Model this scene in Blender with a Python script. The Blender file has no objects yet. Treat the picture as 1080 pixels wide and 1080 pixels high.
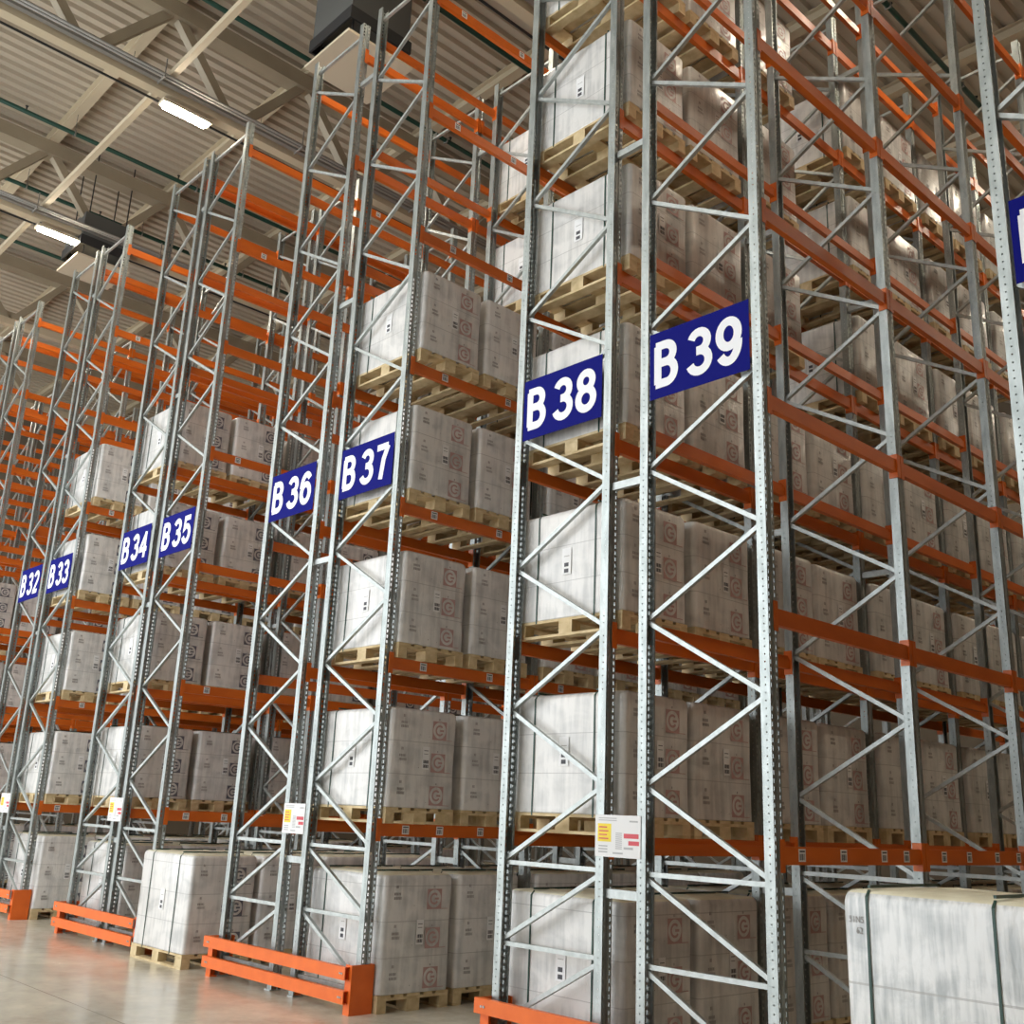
import bpy, math, random
from mathutils import Vector, Matrix
random.seed(7)
sc = bpy.context.scene
COL = sc.collection
PI = math.pi

# ------------------------------------------------------------------ materials
def mat(name, base=(.5, .5, .5), rough=.5, metal=0., spec=.5, coat=0., build=None):
    m = bpy.data.materials.new(name); m.use_nodes = True
    nt = m.node_tree; b = nt.nodes['Principled BSDF']
    b.inputs['Base Color'].default_value = (*base, 1)
    b.inputs['Roughness'].default_value = rough
    b.inputs['Metallic'].default_value = metal
    b.inputs['Specular IOR Level'].default_value = spec
    b.inputs['Coat Weight'].default_value = coat
    b.inputs['Coat Roughness'].default_value = .15
    if build: build(nt, b)
    return m

def nd(nt, typ, **kw):
    n = nt.nodes.new(typ)
    for k, v in kw.items():
        if k.startswith('i_'): n.inputs[k[2:].replace('_', ' ')].default_value = v
        else: setattr(n, k, v)
    return n

def mth(nt, op, a, b=None, c=None):
    n = nt.nodes.new('ShaderNodeMath'); n.operation = op
    for i, x in enumerate((a, b, c)):
        if x is None: continue
        if isinstance(x, (int, float)): n.inputs[i].default_value = x
        else: nt.links.new(x, n.inputs[i])
    return n.outputs[0]

def coords(nt, scale=(1, 1, 1)):
    tc = nd(nt, 'ShaderNodeTexCoord'); mp = nd(nt, 'ShaderNodeMapping')
    mp.inputs['Scale'].default_value = scale
    nt.links.new(tc.outputs['Object'], mp.inputs['Vector'])
    return mp.outputs['Vector']

def world_shift(nt, vec):
    # each copy of an object gets its own piece of the pattern
    oi = nd(nt, 'ShaderNodeObjectInfo'); v = nd(nt, 'ShaderNodeVectorMath', operation='ADD')
    s = nd(nt, 'ShaderNodeVectorMath', operation='SCALE'); s.inputs['Scale'].default_value = 37.
    cx = nd(nt, 'ShaderNodeCombineXYZ')
    for i in range(3): nt.links.new(oi.outputs['Random'], cx.inputs[i])
    nt.links.new(cx.outputs[0], s.inputs[0]); nt.links.new(vec, v.inputs[0]); nt.links.new(s.outputs[0], v.inputs[1])
    return v.outputs[0]

def noise_col(scale=(1, 1, 1), nscale=5., c0=(0, 0, 0), c1=(1, 1, 1), lo=.35, hi=.65, detail=4., bump=0., bdist=.01, shift=True, rough=None):
    def f(nt, b):
        v = coords(nt, scale)
        if shift: v = world_shift(nt, v)
        n = nd(nt, 'ShaderNodeTexNoise', i_Scale=nscale, i_Detail=detail); nt.links.new(v, n.inputs['Vector'])
        r = nd(nt, 'ShaderNodeValToRGB'); r.color_ramp.elements[0].position = lo; r.color_ramp.elements[1].position = hi
        r.color_ramp.elements[0].color = (*c0, 1); r.color_ramp.elements[1].color = (*c1, 1)
        nt.links.new(n.outputs['Fac'], r.inputs['Fac']); nt.links.new(r.outputs['Color'], b.inputs['Base Color'])
        if bump:
            bp = nd(nt, 'ShaderNodeBump', i_Strength=bump, i_Distance=bdist)
            nt.links.new(n.outputs['Fac'], bp.inputs['Height']); nt.links.new(bp.outputs['Normal'], b.inputs['Normal'])
        if rough:
            rr = nd(nt, 'ShaderNodeMapRange'); rr.inputs['To Min'].default_value = rough[0]; rr.inputs['To Max'].default_value = rough[1]
            nt.links.new(n.outputs['Fac'], rr.inputs['Value']); nt.links.new(rr.outputs[0], b.inputs['Roughness'])
    return f

def post_nodes(nt, b):
    # galvanised steel with punched slots (web) and bolt holes (flanges)
    tc = nd(nt, 'ShaderNodeTexCoord')
    p = nd(nt, 'ShaderNodeSeparateXYZ'); nt.links.new(tc.outputs['Object'], p.inputs[0])
    q = nd(nt, 'ShaderNodeSeparateXYZ'); nt.links.new(tc.outputs['Normal'], q.inputs[0])
    ax = mth(nt, 'ABSOLUTE', q.outputs['X']); web = mth(nt, 'GREATER_THAN', ax, .6)
    ay = mth(nt, 'ABSOLUTE', q.outputs['Y']); fl = mth(nt, 'GREATER_THAN', ay, .6)
    fz = mth(nt, 'FRACT', mth(nt, 'MULTIPLY', p.outputs['Z'], 20.))
    dz = mth(nt, 'ABSOLUTE', mth(nt, 'SUBTRACT', fz, .5))
    dy = mth(nt, 'ABSOLUTE', mth(nt, 'SUBTRACT', mth(nt, 'ABSOLUTE', p.outputs['Y']), .032))
    slot = mth(nt, 'MULTIPLY', mth(nt, 'LESS_THAN', dz, .29), mth(nt, 'LESS_THAN', dy, .0085))
    dx = mth(nt, 'ABSOLUTE', mth(nt, 'SUBTRACT', mth(nt, 'ABSOLUTE', p.outputs['X']), .034))
    dot = mth(nt, 'MULTIPLY', mth(nt, 'LESS_THAN', dz, .1), mth(nt, 'LESS_THAN', dx, .0048))
    hole = mth(nt, 'ADD', mth(nt, 'MULTIPLY', web, slot), mth(nt, 'MULTIPLY', fl, dot))
    noise_col((1, 1, .25), 22., (.29, .32, .31), (.44, .475, .465), .3, .7, 3., .12, .002)(nt, b)
    tr = nd(nt, 'ShaderNodeBsdfTransparent'); mx = nd(nt, 'ShaderNodeMixShader')
    out = nt.nodes['Material Output']
    nt.links.new(hole, mx.inputs[0]); nt.links.new(b.outputs[0], mx.inputs[1]); nt.links.new(tr.outputs[0], mx.inputs[2])
    nt.links.new(mx.outputs[0], out.inputs['Surface'])

def film_nodes(c0, c1, tiers, h, fl=11):
    # cartons seen through stretch film: vertical flutes, faint tier seams, wrinkled gloss
    def f(nt, b):
        v0 = coords(nt)
        v = world_shift(nt, v0)
        m1 = nd(nt, 'ShaderNodeMapping'); m1.inputs['Scale'].default_value = (fl, fl, fl * .1); nt.links.new(v, m1.inputs['Vector'])
        n1 = nd(nt, 'ShaderNodeTexNoise', i_Scale=1.6, i_Detail=3.); nt.links.new(m1.outputs[0], n1.inputs['Vector'])
        m2 = nd(nt, 'ShaderNodeMapping'); m2.inputs['Scale'].default_value = (2.2, 2.2, 3.4); nt.links.new(v, m2.inputs['Vector'])
        n2 = nd(nt, 'ShaderNodeTexNoise', i_Scale=1.5, i_Detail=4., i_Distortion=.6); nt.links.new(m2.outputs[0], n2.inputs['Vector'])
        s = mth(nt, 'ADD', mth(nt, 'MULTIPLY', n1.outputs['Fac'], .5), mth(nt, 'MULTIPLY', n2.outputs['Fac'], .5))
        r = nd(nt, 'ShaderNodeValToRGB'); r.color_ramp.elements[0].position = .36; r.color_ramp.elements[1].position = .56
        r.color_ramp.elements[0].color = (*c0, 1); r.color_ramp.elements[1].color = (*c1, 1)
        nt.links.new(s, r.inputs['Fac'])
        sp = nd(nt, 'ShaderNodeSeparateXYZ'); nt.links.new(v0, sp.inputs[0])
        fz = mth(nt, 'FRACT', mth(nt, 'ADD', mth(nt, 'MULTIPLY', mth(nt, 'SUBTRACT', sp.outputs['Z'], .144), tiers / h), .5))
        seam = mth(nt, 'LESS_THAN', mth(nt, 'ABSOLUTE', mth(nt, 'SUBTRACT', fz, .5)), .012)
        seam = mth(nt, 'MULTIPLY', seam, mth(nt, 'GREATER_THAN', sp.outputs['Z'], .3))
        mx = nd(nt, 'ShaderNodeMixRGB'); mx.inputs['Color2'].default_value = (.36, .35, .34, 1)
        nt.links.new(mth(nt, 'MULTIPLY', seam, .6), mx.inputs['Fac']); nt.links.new(r.outputs['Color'], mx.inputs['Color1'])
        nt.links.new(mx.outputs['Color'], b.inputs['Base Color'])
        m3 = nd(nt, 'ShaderNodeMapping'); m3.inputs['Scale'].default_value = (9, 9, 4); nt.links.new(v, m3.inputs['Vector'])
        n3 = nd(nt, 'ShaderNodeTexNoise', i_Scale=2.2, i_Detail=5., i_Distortion=1.2); nt.links.new(m3.outputs[0], n3.inputs['Vector'])
        bp = nd(nt, 'ShaderNodeBump', i_Strength=.3, i_Distance=.012)
        nt.links.new(n3.outputs['Fac'], bp.inputs['Height']); nt.links.new(bp.outputs['Normal'], b.inputs['Normal'])
        nt.links.new(bp.outputs['Normal'], b.inputs['Coat Normal'])
    return f

M = {}
M['steel'] = mat('galvanised_post', rough=.42, metal=.75, build=post_nodes)
M['brace'] = mat('galvanised_brace', rough=.4, metal=.5, build=noise_col((1, 1, 1), 18., (.38, .41, .40), (.52, .555, .545), .3, .7))
M['orange'] = mat('orange_paint', rough=.38, build=noise_col((1, .3, 1), 9., (.60, .118, .007), (.70, .15, .010), .3, .7, bump=.05, bdist=.003))
M['guard'] = mat('guard_orange_paint', rough=.45, build=noise_col((1, 1, 1), 6., (.76, .135, .014), (.86, .17, .02), .3, .7))
M['blue'] = mat('sign_blue', (.005, .007, .17), .6, spec=.06)
M['white'] = mat('sign_white', (.86, .87, .90), .45)
M['paper'] = mat('label_paper', (.80, .80, .80), .6)
M['ink'] = mat('label_ink', (.06, .06, .07), .6)
M['grey_ink'] = mat('pale_print', (.45, .45, .46), .6)
M['print'] = mat('carton_print', (.33, .31, .30), .5)
M['red_print'] = mat('red_carton_print', (.50, .32, .30), .5)
M['dark_print'] = mat('dark_carton_print', (.13, .13, .16), .5)
M['yellow'] = mat('notice_yellow', (.86, .66, .03), .5)
M['red'] = mat('notice_red', (.62, .07, .09), .5)
M['strap'] = mat('green_strap', (.012, .055, .04), .35)
M['film'] = mat('stretch_film', rough=.32, spec=.5, coat=.35, build=film_nodes((.50, .50, .49), (.74, .725, .70), 3, .9))
M['film_tall'] = mat('stretch_film_foreground', rough=.3, spec=.5, coat=.45, build=film_nodes((.44, .47, .48), (.82, .83, .83), 3, 1.27, 24))
M['top'] = mat('top_sheet', rough=.4, build=noise_col((1, 1, 1), 7., (.66, .62, .46), (.82, .79, .62), .35, .65, bump=.5, bdist=.02))
M['wood'] = mat('pallet_wood', rough=.75, build=noise_col((3, 3, 3), 3.2, (.50, .37, .19), (.72, .58, .35), .3, .7, 6.))
M['cream'] = mat('cream_steel', rough=.55, build=noise_col((1, 1, 1), 2., (.30, .25, .175), (.35, .295, .21), .3, .7))
M['lightcream'] = mat('pale_cream_steel', (.52, .44, .31), .5)
M['deck'] = mat('roof_deck_steel', rough=.45, build=noise_col((1, .2, 1), 1.5, (.43, .37, .285), (.52, .45, .355), .3, .7))
M['pipe'] = mat('sprinkler_green', (.005, .045, .03), .4)
M['dark'] = mat('dark_metal', (.02, .021, .023), .5)
M['duct'] = mat('grey_sheet_metal', (.12, .125, .12), .5, metal=.3)
M['tray'] = mat('cable_tray_steel', (.28, .27, .25), .5, metal=.4)
M['wall'] = mat('wall_panel', rough=.7, build=noise_col((1, 1, 1), .8, (.14, .115, .085), (.17, .14, .105), .3, .7))
M['plate'] = mat('damper_plate', (.55, .48, .36), .55)
def lamp_mat():
    m = bpy.data.materials.new('lamp_diffuser'); m.use_nodes = True; nt = m.node_tree
    e = nd(nt, 'ShaderNodeEmission'); e.inputs['Color'].default_value = (1, .88, .70, 1); e.inputs['Strength'].default_value = LAMP
    nt.links.new(e.outputs[0], nt.nodes['Material Output'].inputs['Surface']); return m
LAMP = 110.
M['lamp'] = lamp_mat()
def floor_nodes(nt, b):
    v = coords(nt)
    n1 = nd(nt, 'ShaderNodeTexNoise', i_Scale=.55, i_Detail=6., i_Roughness=.62, i_Distortion=.4); nt.links.new(v, n1.inputs['Vector'])
    n2 = nd(nt, 'ShaderNodeTexNoise', i_Scale=3.5, i_Detail=6., i_Roughness=.7); nt.links.new(v, n2.inputs['Vector'])
    s = mth(nt, 'ADD', mth(nt, 'MULTIPLY', n1.outputs['Fac'], .65), mth(nt, 'MULTIPLY', n2.outputs['Fac'], .35))
    r = nd(nt, 'ShaderNodeValToRGB'); r.color_ramp.elements[0].position = .36; r.color_ramp.elements[1].position = .62
    r.color_ramp.elements[0].color = (.40, .375, .30, 1); r.color_ramp.elements[1].color = (.74, .69, .57, 1)
    nt.links.new(s, r.inputs['Fac'])
    # sawn joints in the slab
    sp = nd(nt, 'ShaderNodeSeparateXYZ'); nt.links.new(v, sp.inputs[0])
    jx = mth(nt, 'LESS_THAN', mth(nt, 'ABSOLUTE', mth(nt, 'SUBTRACT', mth(nt, 'FRACT', mth(nt, 'MULTIPLY', sp.outputs['X'], 1 / 6.)), .5)), .0009)
    jy = mth(nt, 'LESS_THAN', mth(nt, 'ABSOLUTE', mth(nt, 'SUBTRACT', mth(nt, 'FRACT', mth(nt, 'ADD', mth(nt, 'MULTIPLY', sp.outputs['Y'], 1 / 6.), .8)), .5)), .0012)
    j = mth(nt, 'MAXIMUM', jx, jy)
    mx = nd(nt, 'ShaderNodeMixRGB'); mx.inputs['Color2'].default_value = (.22, .20, .16, 1)
    nt.links.new(mth(nt, 'MULTIPLY', j, .8), mx.inputs['Fac']); nt.links.new(r.outputs['Color'], mx.inputs['Color1'])
    nt.links.new(mx.outputs['Color'], b.inputs['Base Color'])
    rr = nd(nt, 'ShaderNodeMapRange'); rr.inputs['From Min'].default_value = .3; rr.inputs['From Max'].default_value = .7
    rr.inputs['To Min'].default_value = .12; rr.inputs['To Max'].default_value = .3
    nt.links.new(s, rr.inputs['Value']); nt.links.new(rr.outputs[0], b.inputs['Roughness'])
M['floor'] = mat('polished_concrete', rough=.2, spec=.6, build=floor_nodes)

# ------------------------------------------------------------------ mesh helpers
class MB:
    def __init__(s): s.v = []; s.f = []; s.mi = []; s.cur = 0
    def face(s, pts):
        b = len(s.v); s.v += [tuple(p) for p in pts]; s.f.append(tuple(range(b, b + len(pts)))); s.mi.append(s.cur)
    def box(s, x0, x1, y0, y1, z0, z1):
        b = len(s.v)
        s.v += [(x0, y0, z0), (x1, y0, z0), (x1, y1, z0), (x0, y1, z0), (x0, y0, z1), (x1, y0, z1), (x1, y1, z1), (x0, y1, z1)]
        for q in ((0, 3, 2, 1), (4, 5, 6, 7), (0, 1, 5, 4), (1, 2, 6, 5), (2, 3, 7, 6), (3, 0, 4, 7)):
            s.f.append(tuple(b + i for i in q)); s.mi.append(s.cur)
        return s
    def bar(s, p, q, w, h, up=(0, 0, 1)):
        p, q = Vector(p), Vector(q); d = (q - p).normalized(); u = Vector(up)
        if abs(d.dot(u)) > .99: u = Vector((0, 1, 0))
        r = d.cross(u).normalized(); u = r.cross(d).normalized(); b = len(s.v)
        for e in (p, q):
            for a, c in ((-1, -1), (1, -1), (1, 1), (-1, 1)): s.v.append(tuple(e + r * a * w / 2 + u * c * h / 2))
        for k in range(4): s.f.append((b + k, b + (k + 1) % 4, b + 4 + (k + 1) % 4, b + 4 + k)); s.mi.append(s.cur)
        s.f.append((b + 3, b + 2, b + 1, b)); s.f.append((b + 4, b + 5, b + 6, b + 7)); s.mi += [s.cur, s.cur]
        return s
    def tube(s, p, q, r, n=10):
        p, q = Vector(p), Vector(q); d = (q - p).normalized(); u = Vector((0, 0, 1))
        if abs(d.dot(u)) > .99: u = Vector((0, 1, 0))
        a = d.cross(u).normalized(); c = a.cross(d); b = len(s.v)
        for e in (p, q):
            for k in range(n): s.v.append(tuple(e + (a * math.cos(2 * PI * k / n) + c * math.sin(2 * PI * k / n)) * r))
        for k in range(n): s.f.append((b + k, b + (k + 1) % n, b + n + (k + 1) % n, b + n + k)); s.mi.append(s.cur)
        s.f.append(tuple(b + n - 1 - k for k in range(n))); s.f.append(tuple(b + n + k for k in range(n))); s.mi += [s.cur, s.cur]
        return s
    def prism(s, poly, z0, z1):
        n = len(poly); b = len(s.v)
        s.v += [(x, y, z0) for x, y in poly] + [(x, y, z1) for x, y in poly]
        for k in range(n): s.f.append((b + k, b + (k + 1) % n, b + n + (k + 1) % n, b + n + k)); s.mi.append(s.cur)
        s.f.append(tuple(b + n - 1 - k for k in range(n))); s.f.append(tuple(b + n + k for k in range(n))); s.mi += [s.cur, s.cur]
        return s
    def mesh(s, name, mats, smooth=False):
        me = bpy.data.meshes.new(name); me.from_pydata(s.v, [], s.f)
        for m in (mats if isinstance(mats, (list, tuple)) else [mats]): me.materials.append(M[m])
        me.polygons.foreach_set('material_index', s.mi)
        if smooth: me.polygons.foreach_set('use_smooth', [True] * len(s.f))
        me.update(); return me

def ob(name, me, parent=None, loc=(0, 0, 0), rz=0.):
    o = bpy.data.objects.new(name, me); COL.objects.link(o); o.location = loc
    if rz: o.rotation_euler = (0, 0, rz)
    if parent: o.parent = parent
    return o
def tag(o, label, cat, group=None):
    o['label'] = label; o['category'] = cat
    if group: o['group'] = group
    return o
def struct(o): o['kind'] = 'structure'; return o
def copy_tree(o, parent=None):
    c = o.copy(); COL.objects.link(c); c.parent = parent
    for ch in o.children: copy_tree(ch, c)
    return c

# ------------------------------------------------------------------ dimensions
D = 1.1; PW = .10; PD = .075; BAY = 1.925; H = 11.1
LV = [0, 1.58, 3.09, 4.62, 6.13, 7.64, 9.18, 10.70]
RX = {'B26': -26.85, 'B27': -25.5, 'B28': -22.8, 'B29': -21.45, 'B30': -18.6, 'B31': -17.3,
      'B32': -14.46, 'B33': -13.19, 'B34': -10.43, 'B35': -9.17, 'B36': -6.366, 'B37': -4.957, 'B38': -2.171, 'B39': -.763, 'B40': 1.986}
NB = {'B26': 2, 'B27': 2, 'B28': 3, 'B29': 3, 'B30': 4, 'B31': 4, 'B32': 6, 'B33': 6, 'B34': 6, 'B35': 6, 'B36': 6, 'B37': 6, 'B38': 6, 'B39': 4, 'B40': 2}
NEAR = {'B35', 'B36', 'B37', 'B38', 'B39', 'B40'}

# ------------------------------------------------------------------ rack meshes
def post_mesh(sgn, h=H):
    # open C profile, web on the outer side; local x runs inward * sgn
    t = .0035; w = PW / 2
    p = [(0, -w), (PD, -w), (PD, -w + .018), (PD - t, -w + .018), (PD - t, -w + t), (t, -w + t), (t, -.016), (.012 + t, -.010), (.012 + t, .010), (t, .016), (t, w - t),
         (PD - t, w - t), (PD - t, w - .018), (PD, w - .018), (PD, w), (0, w), (0, .016), (.012, .010), (.012, -.010), (0, -.016)]
    p = [(x * sgn, y) for x, y in p]
    if sgn < 0: p.reverse()
    b = MB(); b.prism(p, 0, h); return b.mesh('post', 'steel')
POST = {1: post_mesh(1), -1: post_mesh(-1)}
def foot_mesh():
    b = MB()
    for x in (.002, D - PD - .022): b.box(x, x + PD + .02, -.015, .104, 0, .012)
    return b.mesh('foot_plate', 'brace')
FOOT = foot_mesh()
def shoe_mesh():
    b = MB()
    for x in (0.012, D - PD + .008): b.box(x, x + PD - .02, .006, .094, .012, .11)
    return b.mesh('base_shoe', 'guard')
SHOE = shoe_mesh()
def frame_nodes(even):
    # (left x, z) -> (right x, z) of every strut; odd racks mirror even ones
    A, B = .05, D - .05
    if even: A, B = B, A          # A = side of the first zig, z .77 etc. on the B side
    segs = [((A, .18), (B, .18)), ((A, .765), (B, .765)), ((A, 1.35), (B, 1.35)),
            ((A, .74), (B, .21)), ((A, 1.325), (B, .79)), ((A, 1.93), (B, 1.375))]
    z, side = 1.94, 0
    while z + .582 < 10.9:
        a, b_ = ((A, z), (B, z + .572)) if side == 0 else ((B, z), (A, z + .572))
        segs.append((a, b_)); z += .582; side ^= 1
    segs.append(((A, 10.95), (B, 10.95)))
    return segs
BRACES = {}
for ev in (0, 1):
    BRACES[ev] = []
    for (x0, z0), (x1, z1) in frame_nodes(ev):
        b = MB(); b.bar((x0, PW / 2, z0), (x1, PW / 2, z1), .032, .034, (0, 1, 0)); BRACES[ev].append(b)
LATTICE = {}; BRACE_ME = {}
for ev in (0, 1):
    b = MB()
    for k in BRACES[ev]:
        n = len(b.v); b.v += k.v; b.f += [tuple(n + i for i in f) for f in k.f]; b.mi += k.mi
    LATTICE[ev] = b.mesh('bracing', 'brace'); BRACE_ME[ev] = [k.mesh('brace', 'brace') for k in BRACES[ev]]
def conn(b, s, y0, y1):
    # beam end connectors hooked on the posts (y0, y1 = clear ends of the beam), s = outward side
    for ye, d in ((y0, -1), (y1, 1)):
        xa, xb = sorted((s * .0035, s * .008)); ya, yb = sorted((ye - d * .002, ye + d * .046)); b.box(xa, xb, ya, yb, -.155, .045)
        xa, xb = sorted((s * .008, -s * .068)); ya, yb = sorted((ye - d * .001, ye - d * .006)); b.box(xa, xb, ya, yb, -.155, .045)
    return b
def beam_profile(b, s, y0, y1):
    xa, xb = sorted((-s * .004, -s * .05)); b.box(xa, xb, y0 + .007, y1 - .007, -.11, -.03)
    xa, xb = sorted((-s * .004, -s * .032)); b.box(xa, xb, y0 + .007, y1 - .007, -.03, 0)
    return b
BEAM, BEAMC, CONN = {}, {}, {}
for s in (1, -1):
    BEAM[s] = beam_profile(MB(), s, PW, BAY).mesh('beam', 'orange')
    BEAMC[s] = conn(beam_profile(MB(), s, PW, BAY), s, PW, BAY).mesh('beam', 'orange')
    CONN[s] = conn(MB(), s, PW, BAY).mesh('connectors', 'orange')
    CONN[s, 0] = None
def conn_single(s, end):
    b = MB(); ye, d = ((PW, -1), (BAY, 1))[end]
    xa, xb = sorted((s * .0035, s * .008)); ya, yb = sorted((ye - d * .002, ye + d * .046)); b.box(xa, xb, ya, yb, -.155, .045)
    xa, xb = sorted((s * .008, -s * .068)); ya, yb = sorted((ye - d * .001, ye - d * .006)); b.box(xa, xb, ya, yb, -.155, .045)
    return b.mesh('connector', 'orange')
CS = {(s, e): conn_single(s, e) for s in (1, -1) for e in (0, 1)}
def beam_label_mesh():
    b = MB(); b.box(.0, .0025, -.04, .04, -.09, -.012); b.cur = 1
    b.box(.0025, .0032, -.03, .03, -.032, -.022)
    y = -.03
    while y < .028:
        w = random.choice((.003, .005, .007)); b.box(.0025, .0032, y, y + w, -.08, -.042); y += w + random.choice((.003, .004, .006))
    return b.mesh('barcode_label', ['paper', 'ink'])
BLAB = beam_label_mesh()
def spacer_mesh(gap):
    b = MB(); b.box(-gap, 0, .03, .07, -.03, .03); return b.mesh('row_spacer', 'brace')

RACKS = {}
def build_rack(code):
    num = int(code[1:]); ev = 1 - num % 2; nb = NB[code]; x0 = RX[code]
    r = ob('pallet_rack', None, None, (x0, 0, 0)); RACKS[code] = r
    if num >= 32: tag(r, f'tall galvanised pallet rack with orange beams carrying the blue {code} sign', 'rack', 'pallet racks')
    else:
        ordn = {31: 'first', 30: 'second', 29: 'third', 28: 'fourth', 27: 'fifth', 26: 'sixth'}[num]
        tag(r, f'galvanised rack with orange beams at far left, {ordn} one beyond the B32 rack', 'rack', 'pallet racks')
    for k in range(nb + 1):
        f = ob('upright_frame', FOOT, r, (0, k * BAY, 0))
        ob('post', POST[1], f, (0, PW / 2, 0)); ob('post', POST[-1], f, (D, PW / 2, 0))
        if k < 2 and num >= 32:
            for me in BRACE_ME[ev]: ob('brace', me, f)
            ob('base_shoe', SHOE, f)
        else: ob('bracing', LATTICE[ev], f)
    for k in range(nb):
        for l in range(1, 8):
            for s in (1, -1):
                x = D if s == 1 else 0
                det = (code in NEAR and k < 2)
                b = ob('beam', BEAM[s] if det else BEAMC[s], r, (x, k * BAY, LV[l]))
                if det:
                    for e in (0, 1): ob('connector', CS[s, e], b)
                if s == 1 and k < 3 and num >= 32:
                    spots = (.35, .8, 1.35, 1.7) if l == 1 else ((.5, 1.38) if num == 37 else ((.45,) if num in (33, 35) and (k + l) % 2 == 0 else ()))
                    for y in spots: ob('barcode_label', BLAB, b, (-.0035, y + random.uniform(-.05, .05), 0))
    if num % 2 and num > 32:
        gap = x0 - (RX['B%d' % (num - 1)] + D)
        me = spacer_mesh(gap - .001)
        for k in range(min(nb, 3)):
            for z in (1.2, 4.2, 7.2, 10.2): ob('row_spacer', me, r, (0, k * BAY, z))
for c in RX: build_rack(c)

# ------------------------------------------------------------------ signs
def text_mesh(txt, size, sx, bold, name, extr=.001):
    cu = bpy.data.curves.new(name, 'FONT'); cu.body = txt; cu.size = size; cu.extrude = extr; cu.offset = bold
    cu.align_x = 'CENTER'; cu.align_y = 'CENTER'; cu.resolution_u = 4; cu.space_character = 1.08
    o = bpy.data.objects.new(name, cu); COL.objects.link(o)
    dg = bpy.context.evaluated_depsgraph_get(); me = bpy.data.meshes.new_from_object(o.evaluated_get(dg))
    bpy.data.objects.remove(o); bpy.data.curves.remove(cu)
    xs = [v.co.x for v in me.vertices]; ys = [v.co.y for v in me.vertices]
    cx, cy = (min(xs) + max(xs)) / 2, (min(ys) + max(ys)) / 2
    for v in me.vertices: v.co = ((v.co.x - cx) * sx, -v.co.z, v.co.y - cy)   # stands up facing -y
    me.materials.clear(); me.materials.append(M['white']); me.name = name; return me
def arc(cx, cz, rx, rz, a0, a1, n=14):
    return [(cx + rx * math.cos(math.radians(a0 + (a1 - a0) * k / n)), cz + rz * math.sin(math.radians(a0 + (a1 - a0) * k / n))) for k in range(n + 1)]
GL = {   # centre lines of bold characters in a .16 x .315 cell
 'B': [[(.0, .315), (.0, .0)], [(-.02, .315), (.075, .315)] + arc(.075, .2425, .072, .0725, 88, -88) + [(-.02, .17)], [(.0, .17), (.085, .17)] + arc(.085, .085, .075, .085, 88, -88) + [(-.02, 0)]],
 '0': [arc(.08, .1575, .08, .1575, 0, 360, 30)],
 '2': [arc(.08, .232, .08, .083, 165, -30) + [(.075, .085), (.0, .0)], [(-.02, .0), (.175, .0)]],
 '3': [arc(.075, .24, .075, .075, 160, -80) + [(.05, .165)], [(.05, .165)] + arc(.075, .083, .085, .083, 80, -165)],
 '4': [[(.12, -.03), (.12, .335)], [(.135, .325), (-.015, .095)], [(-.04, .085), (.19, .085)]],
 '5': [[(.165, .315), (.03, .315), (.008, .168)] + arc(.078, .103, .085, .103, 130, -160)],
 '6': [arc(.08, .1, .08, .1, 0, 360, 26), arc(.085, .17, .088, .145, 182, 40)],
 '7': [[(-.02, .315), (.165, .315)], [(.165, .315), (.10, .18), (.065, -.03)]],
 '8': [arc(.08, .243, .07, .072, 0, 360, 26), arc(.08, .086, .083, .086, 0, 360, 26)],
 '9': [arc(.08, .215, .08, .1, 0, 360, 26), arc(.075, .145, .088, .145, 2, -140)],
}
def lettering(ch, wd=.07):
    B = MB()
    if 1:
        for si, ln in enumerate(GL[ch]):
            n = len(ln); closed = math.dist(ln[0], ln[-1]) < 1e-6; L = []
            for k in range(n):
                p = ln[k]; a = ln[k - 1] if k else (ln[n - 2] if closed else None); c = ln[k + 1] if k < n - 1 else (ln[1] if closed else None)
                d = []
                for u, v in ((a, p), (p, c)):
                    if u and v and math.dist(u, v) > 1e-9: l = math.dist(u, v); d.append(((v[0] - u[0]) / l, (v[1] - u[1]) / l))
                tx, tz = sum(q[0] for q in d), sum(q[1] for q in d); l = math.hypot(tx, tz) or 1; tx /= l; tz /= l
                m_ = min(1.5, 1 / max(.3, tx * d[0][0] + tz * d[0][1])); w_ = wd / 2 * m_
                L.append(((p[0] - tz * w_, p[1] + tx * w_), (p[0] + tz * w_, p[1] - tx * w_)))
            for k in range(n - 1):
                (a, b_), (c, d_) = L[k], L[k + 1]
                B.face([(q[0], -.0004 * si, .03 + q[1]) for q in (b_, a, c, d_)])
    return B.mesh('character', 'white')
GLM = {c: lettering(c) for c in GL}
SB = MB(); SB.box(-.455, .455, -.004, 0, 0, .55); SIGN = SB.mesh('sign_board', 'blue')
for code in RX:
    if int(code[1:]) < 32: continue
    s = ob('aisle_sign', None, None, (RX[code] + .555, -.004, 4.80))
    tag(s, f'blue sign board reading {code} in bold white characters', 'sign', 'blue rack row signs')
    p = ob('board', SIGN, s)
    for ch, ox in zip(code, (-.375, -.06, .20)): ob('character', GLM[ch], s, (ox, -.006, .085))

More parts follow.
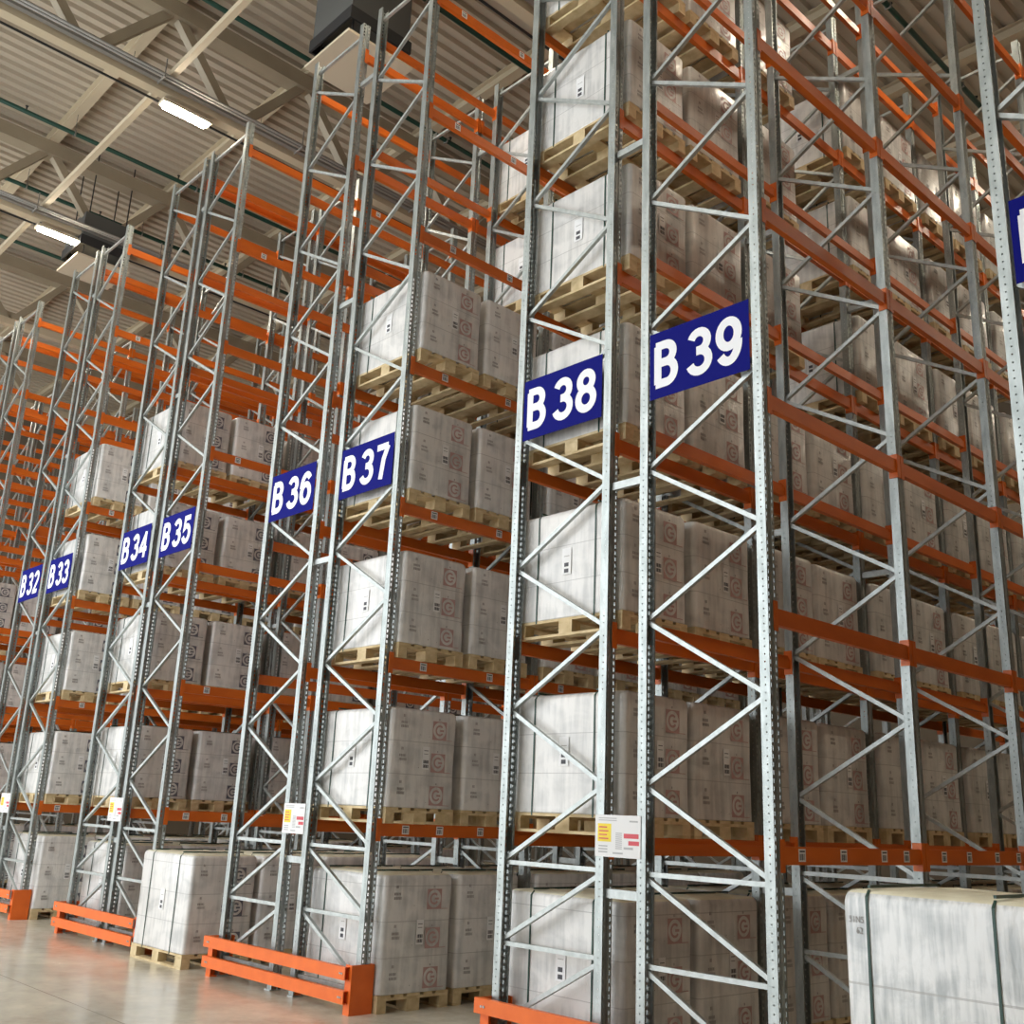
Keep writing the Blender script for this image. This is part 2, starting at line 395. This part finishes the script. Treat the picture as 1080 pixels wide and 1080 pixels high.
# load notices between the back to back racks
def notice(x, z, w, h, label):
    n = ob('load_notice', None, None, (x, -.003, z)); tag(n, label, 'notice', 'white load notices')
    b = MB(); b.box(-w / 2, w / 2, -.003, 0, 0, h); ob('board', b.mesh('notice_board', 'paper'), n)
    b = MB(); b.box(-w * .44, -w * .14, -.004, -.003, h * .36, h * .79); ob('yellow_panel', b.mesh('yellow_panel', 'yellow'), n)
    b = MB()
    for i in range(4): b.box(-w * .41, -w * (.2 + .03 * (i % 2)), -.0046, -.004, h * (.42 + .09 * i), h * (.45 + .09 * i))
    ob('yellow_panel_text', b.mesh('yellow_panel_text', 'red'), n)
    b = MB(); b.box(w * .14, w * .46, -.004, -.003, h * .46, h * .57); b.box(w * .24, w * .47, -.004, -.003, h * .30, h * .40)
    ob('red_panel', b.mesh('red_panel', 'red'), n)
    b = MB()
    for i in range(9): b.box(-w * .04, w * .10, -.004, -.003, h * (.2 + .045 * i), h * (.222 + .045 * i))
    for i in range(2): b.box(-w * .42, -w * .02, -.004, -.003, h * (.86 + .05 * i), h * (.88 + .05 * i))
    for i in range(3): b.box(-w * .42, -w * .22, -.004, -.003, h * (.1 + .07 * i), h * (.13 + .07 * i))
    b.box(w * .14, w * .34, -.004, -.003, h * .2, h * .25); b.box(w * .26, w * .44, -.004, -.003, h * .84, h * .88)
    b.box(-w * .1, w * .12, -.004, -.003, h * .08, h * .12)
    ob('small_print', b.mesh('small_print', 'grey_ink'), n)
notice(-.937, 1.445, .42, .285, 'white load notice with yellow panel, between racks B38 and B39')
notice(-5.145, 1.44, .385, .285, 'white load notice with yellow panel, between racks B36 and B37')
notice(-9.315, 1.425, .395, .285, 'white load notice with yellow panel, between racks B34 and B35')
notice(-13.345, 1.425, .395, .285, 'white load notice with yellow panel, between racks B32 and B33')

# end guards on the floor in front of the racks
def guard(xa, xb, label):
    g = ob('rack_end_guard', None, None, ((xa + xb) / 2, 0, 0)); tag(g, label, 'guard rail', 'orange rack end guards')
    hw = (xb - xa) / 2; me = {}
    for z in (.09, .28):
        b = MB()
        b.box(-hw - .02, hw - .03, -.15, -.142, z, z + .105)
        b.box(-hw - .02, hw - .03, -.142, -.105, z + .098, z + .105); b.box(-hw - .02, hw - .03, -.142, -.105, z, z + .007)
        ob('rail', b.mesh('guard_rail', 'guard'), g)
    for sx in (-1, 1):
        b = MB()
        if sx > 0:
            b.box(hw - .008, hw, -.10, .14, 0, .40); b.box(hw - .09, hw - .008, -.10, -.094, 0, .40); b.box(hw - .09, hw - .008, .134, .14, 0, .40)
            b.box(hw - .09, hw - .008, -.094, -.02, 0.002, .01)
        else:
            b.box(-hw, -hw + .008, -.10, .14, 0, .385); b.box(-hw + .008, -hw + .09, -.10, -.094, 0, .385)
            b.box(-hw + .008, -hw + .09, .134, .14, 0, .385); b.box(-hw + .008, -hw + .09, -.094, -.02, 0.002, .01)
        ob('end_post', b.mesh('end_post', 'guard'), g)
    b = MB()
    for sx, o in ((-1, .06), (1, .1)):
        for z in (.142, .332):
            for dx in (0, .03): b.tube((sx * (hw - o) + dx, -.1565, z), (sx * (hw - o) + dx, -.15, z), .009, 8)
    ob('bolts', b.mesh('bolts', 'brace'), g)
guard(RX['B38'] - .01, RX['B39'] + D + .01, 'low orange double-rail end guard in front of racks B38 and B39')
guard(RX['B36'] - .01, RX['B37'] + D + .01, 'low orange double-rail end guard in front of racks B36 and B37')
guard(RX['B34'] - .01, RX['B35'] + D + .01, 'low orange double-rail end guard in front of racks B34 and B35')
guard(RX['B32'] - .01, RX['B33'] + D + .01, 'low orange double-rail end guard in front of racks B32 and B33')

# ------------------------------------------------------------------ palletised loads
def pallet_parts():
    P = {}
    P['deck_board'] = [(-.6, .6, y - w / 2, y + w / 2, .122, .144) for y, w in ((-.3275, .145), (-.165, .1), (0, .145), (.165, .1), (.3275, .145))]
    P['stringer'] = [(x - w / 2, x + w / 2, -.4, .4, .1, .122) for x, w in ((-.5275, .145), (0, .145), (.5275, .145))]
    P['block'] = [(x - wx / 2, x + wx / 2, y - wy / 2, y + wy / 2, .022, .1) for x, wx in ((-.5275, .145), (0, .145), (.5275, .145)) for y, wy in ((-.35, .1), (0, .145), (.35, .1))]
    P['bottom_board'] = [(-.6, .6, y - w / 2, y + w / 2, 0, .022) for y, w in ((-.35, .1), (0, .145), (.35, .1))]
    return P
PP = pallet_parts(); PME = {}; b = MB()
for k, l in PP.items():
    PME[k] = []
    for bx in l: m_ = MB(); m_.box(*bx); b.box(*bx); PME[k].append(m_.mesh(k, 'wood'))
PALLET = b.mesh('pallet', 'wood')
CORE = MB(); CORE.box(-.6, .6, -.01, .01, .123, .124)

def body_mesh(h, film, top, w=1.19, d=.79, r=.045):
    rings = []
    def loop(hw, hd, rr, z):
        out = []
        for cx, cy, a0 in ((hw - rr, -hd + rr, -90), (hw - rr, hd - rr, 0), (-hw + rr, hd - rr, 90), (-hw + rr, -hd + rr, 180)):
            for k in range(5):
                a = math.radians(a0 + 90 * k / 4); out.append((cx + rr * math.cos(a), cy + rr * math.sin(a), z))
        return out
    W, Dp = w / 2, d / 2
    prof = [(0, 0), (.012, .0), (.05, .0), (.5, .004), (.95, .0), (.972, .004), (.99, .014), (1, .03)]
    B = MB(); n = 20
    for t, ins in prof: B.v += loop(W - ins + (.004), Dp - ins + .004, r, .1455 + h * t)
    for i in range(len(prof) - 1):
        for k in range(n):
            B.f.append((i * n + k, i * n + (k + 1) % n, (i + 1) * n + (k + 1) % n, (i + 1) * n + k)); B.mi.append(1 if i >= len(prof) - 2 and top else 0)
    B.f.append(tuple(range(n - 1, -1, -1))); B.mi.append(0)
    # gently uneven top sheet
    base = (len(prof) - 1) * n; c = len(B.v); rnd = random.Random(3)
    B.v += [(x * .55, y * .55, z + rnd.uniform(.004, .02)) for x, y, z in B.v[base:base + n]]
    B.v.append((0, 0, .1455 + h + .012))
    for k in range(n):
        B.f.append((base + k, base + (k + 1) % n, c + (k + 1) % n, c + k)); B.f.append((c + k, c + (k + 1) % n, c + n)); B.mi += [1 if top else 0] * 2
    return B.mesh('wrapped_cartons', [film, 'top'], True)

def strap_mesh(x, h, d=.79, wdt=.014):
    B = MB(); y = d / 2 + .0055; z0, z1 = .124, .1455 + h
    B.box(x - wdt / 2, x + wdt / 2, -y - .003, -y, z0, z1 - .028); B.box(x - wdt / 2, x + wdt / 2, y, y + .003, z0, z1 - .028)
    B.bar((x, -y - .0015, z1 - .028), (x, -y + .03, z1 + .004), wdt, .003); B.bar((x, y + .0015, z1 - .028), (x, y - .03, z1 + .004), wdt, .003)
    B.box(x - wdt / 2, x + wdt / 2, -y + .028, y - .028, z1 + .012, z1 + .026)
    return B.mesh('strap', 'strap')

# printed carton marks on the long-aisle face (+x): ring-shaped letter marks and small print
XF = .6035
def glyph_mesh(h, matn, tier):
    # square with a round opening and an open ring with a bar inside, plus the rule running to the edge
    B = MB(); th = h / 3; zc = .1455 + tier * th + .035 + .085; yc = .175; R = .078; S = .085
    n = 32
    def P(r, k, x=XF): a = 2 * PI * k / n; return (x, yc + r * math.cos(a), zc + r * math.sin(a))
    def Q(k):
        a = 2 * PI * k / n; c, s_ = math.cos(a), math.sin(a); m_ = S / max(abs(c), abs(s_)); return (XF, yc + c * m_, zc + s_ * m_)
    for k in range(n): B.face([P(R, k), Q(k), Q(k + 1), P(R, k + 1)])
    for k in range(4, 29): B.face([P(.034, k), P(.052, k), P(.052, k + 1), P(.034, k + 1)])
    B.face([(XF, yc + .004, zc - .009), (XF, yc + .052, zc - .009), (XF, yc + .052, zc + .009), (XF, yc + .004, zc + .009)])
    B.box(XF - .0005, XF, yc - S, .335, zc - S - .006, zc - S)
    return B.mesh('printed_mark', matn)
def print_mesh(h):
    B = MB(); th = h / 3; rnd = random.Random(11)
    for t in range(3):
        z = .1455 + t * th
        for (ya, yb, za, zb) in ((-.27, -.245, .215, .24), (-.29, -.215, .155, .177), (-.29, -.205, .118, .142), (.16, .178, .215, .232)):
            y = ya
            while y < yb - .004:
                w = rnd.uniform(.007, .014); B.box(XF - .0005, XF, y, min(y + w, yb), z + za, z + zb); y += w + .005
        B.box(XF - .0005, XF, -.06, -.052, z + .06, z + .068); B.box(XF - .0005, XF, .05, .056, z + .05, z + .056)
    return B.mesh('small_print', 'print')
def ship_label(x_face, h, small=False):
    B = MB(); zc = .1455 + h * .5
    if not small:
        B.box(XF, XF + .0015, -.015, .065, zc - .10, zc + .11); B.cur = 1
        for z in (zc - .085, zc - .045): 
            for k in range(6): B.box(XF + .0015, XF + .002, -.004 + k * .0105, .002 + k * .0105 + .003 * (k % 2), z, z + .03)
        B.box(XF + .0015, XF + .002, 0, .05, zc + .07, zc + .076); B.box(XF + .0015, XF + .002, 0, .05, zc + .04, zc + .044)
    else:
        y = -.4
        B.box(-.05, .05, y - .0025, y - .001, zc - .10, zc + .12); B.cur = 1
        for z in (zc - .085, zc - .035): B.box(-.026, .022, y - .003, y - .0025, z, z + .032)
        B.cur = 2
        B.box(-.03, .03, y - .003, y - .0025, zc + .05, zc + .055)
    return B.mesh('shipping_label', ['paper', 'ink', 'print'])
KIT = {}
for key, h, film, sx in (('shelf', .905, 'film', (-.33, .31)), ('floor', 1.0, 'film', (-.33, .31)), ('tall', 1.27, 'film_tall', (-.46, .15))):
    KIT[key] = dict(h=h, body=body_mesh(h, film, key != 'shelf'), straps=[strap_mesh(q, h) for q in sx],
                    red=[glyph_mesh(h, 'red_print', t) for t in range(3)], dark=[glyph_mesh(h, 'dark_print', t) for t in range(3)],
                    text=print_mesh(h), lab=ship_label(XF, h), lab2=ship_label(XF, h, True))
def make_load(key, ink, pallet_detail, marks):
    K = KIT[key]; r = ob('pallet_load', None)
    p = ob('pallet', PALLET if not pallet_detail else CORE.mesh('pallet_core', 'wood'), r)
    if pallet_detail:
        for k, l in PME.items():
            for me in l: ob(k, me, p)
    ob('wrapped_cartons', K['body'], r)
    for me in K['straps']: ob('strap', me, r)
    if marks:
        for me in K[ink]: ob('printed_mark', me, r)
        ob('small_print', K['text'], r); ob('shipping_label', K['lab'], r)
    ob('shipping_label', K['lab2'], r)
    return r
PROTO = {}
def load(key, ink, detail, marks, loc, label, group, rz=0):
    k = (key, ink, detail, marks)
    if k not in PROTO: PROTO[k] = o = make_load(*k)
    else: o = copy_tree(PROTO[k])
    o.location = loc; o.rotation_euler = (0, 0, rz); tag(o, label, 'pallet load', group); return o
ORD = ['first', 'second', 'third', 'fourth', 'fifth', 'sixth', 'seventh', 'eighth', 'ninth', 'tenth', 'eleventh', 'twelfth']
LVN = ['on the floor under rack', 'on first beam level of rack', 'on second beam level of rack', 'on third beam level of rack', 'on fourth beam level of rack', 'on fifth beam level of rack', 'on sixth beam level of rack']
def rack_loads(code, bays, levels, skip=(), ink='red', detail=False, slots=(0, 1)):
    num = int(code[1:]); nm = code if num >= 32 else {31: 'one', 30: 'two', 29: 'three', 28: 'four'}[num] + ' past B32'
    for b_ in bays:
        for s in slots:
            for l in levels:
                if (b_, s, l) in skip: continue
                n = b_ * 2 + s
                y = b_ * BAY + ((.53, 1.405)[s] if l else (.565, 1.43)[s]) + random.uniform(-.012, .012)
                x = RX[code] + D / 2 + random.uniform(-.012, .012)
                lab = f'wrapped pallet load {LVN[l]} {nm}, {ORD[n]} from the front'
                load('floor' if l == 0 else 'shelf', ink, detail and b_ < 2, True, (x, y, LV[l] + (.002 if l else .0)), lab, f'pallet loads in rack {nm}', random.uniform(-.008, .008))
rack_loads('B38', [0], range(7), detail=True)
rack_loads('B38', [1], range(7), skip=[(1, 1, 4), (1, 1, 5), (1, 1, 6)], detail=True)
rack_loads('B38', [2, 3], range(7))
rack_loads('B38', [4], range(7), slots=(0,))
rack_loads('B37', [0], range(5), detail=True)
rack_loads('B37', [1, 2], range(7))
rack_loads('B34', [0], range(5), ink='dark', detail=True)
rack_loads('B34', [1, 2], range(5), ink='dark')
rack_loads('B33', [0], range(5), ink='dark', detail=True)
rack_loads('B33', [1, 2], range(5), ink='dark')
rack_loads('B30', [0, 1], range(4), ink='dark')
rack_loads('B29', [0], range(4), ink='dark')
# row of loads standing in the aisle beside rack B36
for k in range(4):
    lab = ('strapped white pallet load at the aisle mouth beside the B36 guard rail' if k == 0 else
           f'white pallet load in the aisle beside rack B36, {ORD[k]} from the front')
    load('floor', 'dark', k == 0, True, (-7.44 + random.uniform(-.006, .006), .25 + k * .86, 0), lab, 'loads standing in the aisle beside rack B36', .01 if k == 0 else 0)
fg = load('tall', 'red', True, False, (1.87, -.46, 0), 'large white film-wrapped pallet load with green straps in the right foreground', None)
for t, (dx, dz, sz) in (('51N5', (-.52, 1.28, .044)), ('62', (-.505, 1.23, .044))):
    me = text_mesh(t, sz, .75, .0, 'printed_code', .0004); me.materials.clear(); me.materials.append(M['print'])
    ob('printed_code', me, fg, (dx, -.4015, dz))

# ------------------------------------------------------------------ building shell
XL, XR, YF, YB, ZD = -32., 6.6, -12.5, 22., 14.42  # unseen right wall at XR is drawn in close to hold back side light
b = MB(); b.box(XL, XR, YF, YB, -.1, 0); struct(ob('floor', b.mesh('floor', 'floor')))
def deck():
    B = MB(); pitch = .25; x = XL; pr = []
    while x < XR:
        pr += [(x, ZD), (x + .13, ZD), (x + .16, ZD + .075), (x + .22, ZD + .075)]; x += pitch
    n = len(pr)
    B.v = [(a, YF, z) for a, z in pr] + [(a, YB, z) for a, z in pr]
    B.f = [(k, k + 1, n + k + 1, n + k) for k in range(n - 1)]; B.mi = [0] * (n - 1)
    B.box(XL, XR, YF, YB, ZD + .09, ZD + .2)
    return B.mesh('ceiling', 'deck')
struct(ob('ceiling', deck()))
for nme, bx in (('wall_left', (XL - .2, XL, YF, YB, 0, 14.6)), ('wall_back', (XL, XR, YB, YB + .2, 0, 14.6)), ('wall_front_light_block', (-.9, XR, YF - .2, YF, 0, 14.6)), ('wall_right', (XR, XR + .2, YF, YB, 0, 14.6))):  # unseen front wall section, added to keep daylight off the right-hand load faces
    b = MB(); b.box(*bx); struct(ob(nme, b.mesh(nme, 'wall')))

TX = [-26.5, -21.1, -15.7, -10.3, -4.9, .5, 5.9]; PY = [-.45 + 2.5 * k for k in range(-6, 9)]
LCZ = 12.55
def truss(x, i):
    t = ob('roof_truss', None, None, (x, 0, LCZ)); struct(t)
    b = MB(); b.box(-.15, .15, YF + .1, YB - .1, 1.36, 1.64); struct(ob('upper_chord', b.mesh('upper_chord', 'cream'), t))
    b = MB(); b.box(-.09, .09, YF + .1, YB - .1, -.07, .09); struct(ob('lower_chord', b.mesh('lower_chord', 'lightcream'), t))
    for y in PY:
        for s in (-1, 1):
            p = (0, y + s * .08, 1.43); q = (0, y + s * 1.17, .08)
            b = MB(); b.bar(p, q, .15, .15, (1, 0, 0)); struct(ob('web_member', b.mesh('web_member', 'cream'), t))
    for y in PY[:-1]:
        b = MB(); b.box(-.012, .012, y + 1.25 - .22, y + 1.25 + .22, .08, .28); struct(ob('gusset_plate', b.mesh('gusset_plate', 'cream'), t))
for i, x in enumerate(TX): truss(x, i)
for i, y in enumerate(PY):
    b = MB(); b.box(XL, XR, y - .09, y + .09, ZD - .22, ZD - .2); b.box(XL, XR, y - .012, y + .012, ZD - .2, ZD - .012); b.box(XL, XR, y - .09, y + .09, ZD - .012, ZD)
    struct(ob('purlin', b.mesh('purlin', 'lightcream')))
for y in (-10.45, -.45, 9.55, 19.55):
    b = MB(); b.box(XL, XR, y - .05, y + .05, LCZ + .092, LCZ + .19); struct(ob('bottom_tie', b.mesh('bottom_tie', 'lightcream')))

# linear lamps under the lower chords
b = MB(); b.box(-.10, .10, -.42, .42, .0, .06)
LH = b.mesh('housing', 'plate'); b = MB(); b.box(-.085, .085, -.36, .36, -.03, 0); LD = b.mesh('diffuser', 'lamp')
b = MB()
for y in (-.35, .35): b.box(-.008, .008, y - .02, y + .02, .06, .14)
LB = b.mesh('hanger', 'tray')
LY = [-10.05, -.03, 10.4, 20.4]
for i, x in enumerate(TX):
    for j, y in enumerate(LY + ([5.2, 15.4] if x > 0 else [])):  # extra lamps at the right, added to brighten the roof there
        o = ob('linear_lamp', None, None, (x, y, LCZ - .07 - .14))
        if abs(x + 10.3) < .1 and j == 1: lab = 'bright linear lamp under the roof truss, upper of the two at left'
        elif abs(x + 15.7) < .1 and j == 1: lab = 'bright linear lamp under the roof truss, lower left one'
        else: lab = 'linear lamp under a roof truss, farther into the hall or added to light the roof'
        tag(o, lab, 'lamp', 'linear lamps under the roof trusses')
        ob('housing', LH, o); ob('diffuser', LD, o); ob('hanger', LB, o)

# cable trays beside two trusses
for x, lab in ((-10.3, 'grey cable tray running beside the lower chord with the upper lamp'), (-15.7, 'grey cable tray running beside the lower chord with the lower left lamp'), (-4.9, 'grey cable tray above the B37 rack top')):
    t = ob('cable_tray', None, None, (x + .27, 0, LCZ)); tag(t, lab, 'cable tray', 'cable trays under the roof')
    b = MB(); b.box(-.12, -.04, YF + .3, YB - .3, 0, .004); b.box(-.12, -.116, YF + .3, YB - .3, .004, .05); b.box(-.044, -.04, YF + .3, YB - .3, .004, .05)
    ob('tray', b.mesh('tray', 'tray'), t)
    for dx in (.03, .10):
        b = MB(); b.tube((dx, YF + .3, .03), (dx, YB - .3, .03), .024, 10); ob('pipe', b.mesh('conduit_pipe', 'tray', True), t)
    b = MB()
    for k in range(-6, 9):
        y = -.6 + 2.5 * k
        for xx in (-.12, .12): b.box(xx - .008, xx + .008, y - .008, y + .008, -.02, .3 if xx > 0 else .12)
        b.box(-.13, .13, y - .012, y + .012, -.03, -.001)
    ob('hanger', b.mesh('tray_hanger', 'tray'), t)
    b = MB(); b.tube((-.55, YF + .3, -.01), (-.55, YB - .3, -.01), .02, 8); ob('conduit', b.mesh('conduit', 'dark'), t)

# sprinkler pipes
names = {-19.4: 'fourth', -16.9: 'third', -14.35: 'second', -11.85: 'first'}
for x in (-19.4, -16.9, -14.35, -11.85, -9.35, -6.85, -4.35, -1.85, .65, 3.15):
    p = ob('sprinkler_pipe', None, None, (x, 0, 13.78))
    tag(p, f'dark green sprinkler pipe under the roof deck, {names[x]} from the top left corner' if x in names else 'dark green sprinkler pipe under the roof deck above the nearer racks', 'pipe', 'dark green sprinkler pipes')
    b = MB(); b.tube((0, YF + .3, 0), (0, YB - .3, 0), .042, 12); ob('pipe', b.mesh('pipe', 'pipe', True), p)
    for k in range(-4, 7):
        y = 1.0 + 3. * k + (x % 1)
        b = MB(); b.tube((0, y, .04), (0, y, .11), .014, 8); b.tube((0, y, .11), (0, y, .118), .03, 10); ob('sprinkler_head', b.mesh('sprinkler_head', 'dark'), p)
    b = MB()
    for y in PY:
        b.tube((0, y, .03), (0, y, ZD - .22 - 13.78), .006, 6); b.box(-.05, .05, y - .012, y + .012, -.05, .05)
    ob('hanger', b.mesh('pipe_hanger', 'tray'), p)

# roof ventilators with a plate below
def vent(x, y, z, label, s=1., top=2.2):
    v = ob('roof_ventilator', None, None, (x, y, z)); tag(v, label, 'ventilator', 'roof ventilators')
    b = MB(); b.box(-.5 * s, .5 * s, -.5 * s, .5 * s, .47, top); ob('casing', b.mesh('casing', 'duct'), v)
    b = MB()
    for sx in (-1, 1): b.box(min(sx * .5, sx * .53) * s, max(sx * .5, sx * .53) * s, -.53 * s, .53 * s, .27, .47); b.box(-.5 * s, .5 * s, min(sx * .5, sx * .53) * s, max(sx * .5, sx * .53) * s, .27, .47)
    ob('rim', b.mesh('rim', 'dark'), v)
    b = MB(); b.box(-.56 * s, .56 * s, -.56 * s, .56 * s, 0, .04); ob('baffle_plate', b.mesh('baffle_plate', 'plate'), v)
    b = MB()
    for sx in (-1, 1):
        for sy in (-1, 1): b.box(sx * .4 * s - .01, sx * .4 * s + .01, sy * .4 * s - .01, sy * .4 * s + .01, .04, .47); b.box(sx * .4 * s - .01, sx * .4 * s + .01, sy * .4 * s - .01, sy * .4 * s + .01, top, ZD - z)
    ob('hanger', b.mesh('plate_hanger', 'dark'), v)
vent(-7.0, 1.05, 12.0, 'dark grey roof ventilator with cream plate above rack B36')
vent(-16.0, .85, 12.0, 'distant roof ventilator whose cream plate hangs above rack B32', .95, 1.0)

# ------------------------------------------------------------------ light, camera, view
w = bpy.data.worlds.new('World'); sc.world = w; w.use_nodes = True
w.node_tree.nodes['Background'].inputs['Color'].default_value = (.93, .97, 1., 1)
w.node_tree.nodes['Background'].inputs['Strength'].default_value = 2.5

f, yaw, pitch, roll = 1107.64, *map(math.radians, (47.2277, 16.1157, 2.4491))
F = Vector((-math.sin(yaw) * math.cos(pitch), math.cos(yaw) * math.cos(pitch), math.sin(pitch)))
R0 = Vector((math.cos(yaw), math.sin(yaw), 0)); U0 = R0.cross(F)
R = R0 * math.cos(roll) + U0 * math.sin(roll); U = U0 * math.cos(roll) - R0 * math.sin(roll)
cd = bpy.data.cameras.new('camera'); cam = bpy.data.objects.new('camera', cd); COL.objects.link(cam)
cd.sensor_width = 36; cd.lens = f / 1080 * 36; cd.clip_end = 200
cam.matrix_world = Matrix(((R.x, U.x, -F.x, 4.1559), (R.y, U.y, -F.y, -5.8582), (R.z, U.z, -F.z, 1.6957), (0, 0, 0, 1)))
sc.camera = cam
sc.view_settings.view_transform = 'Standard'; sc.view_settings.look = 'None'; sc.view_settings.gamma = 1; sc.view_settings.use_curve_mapping = False
sc.view_settings.exposure = .5
sc.cycles.use_denoising = True
sc.cycles.max_bounces = 6; sc.cycles.transparent_max_bounces = 16
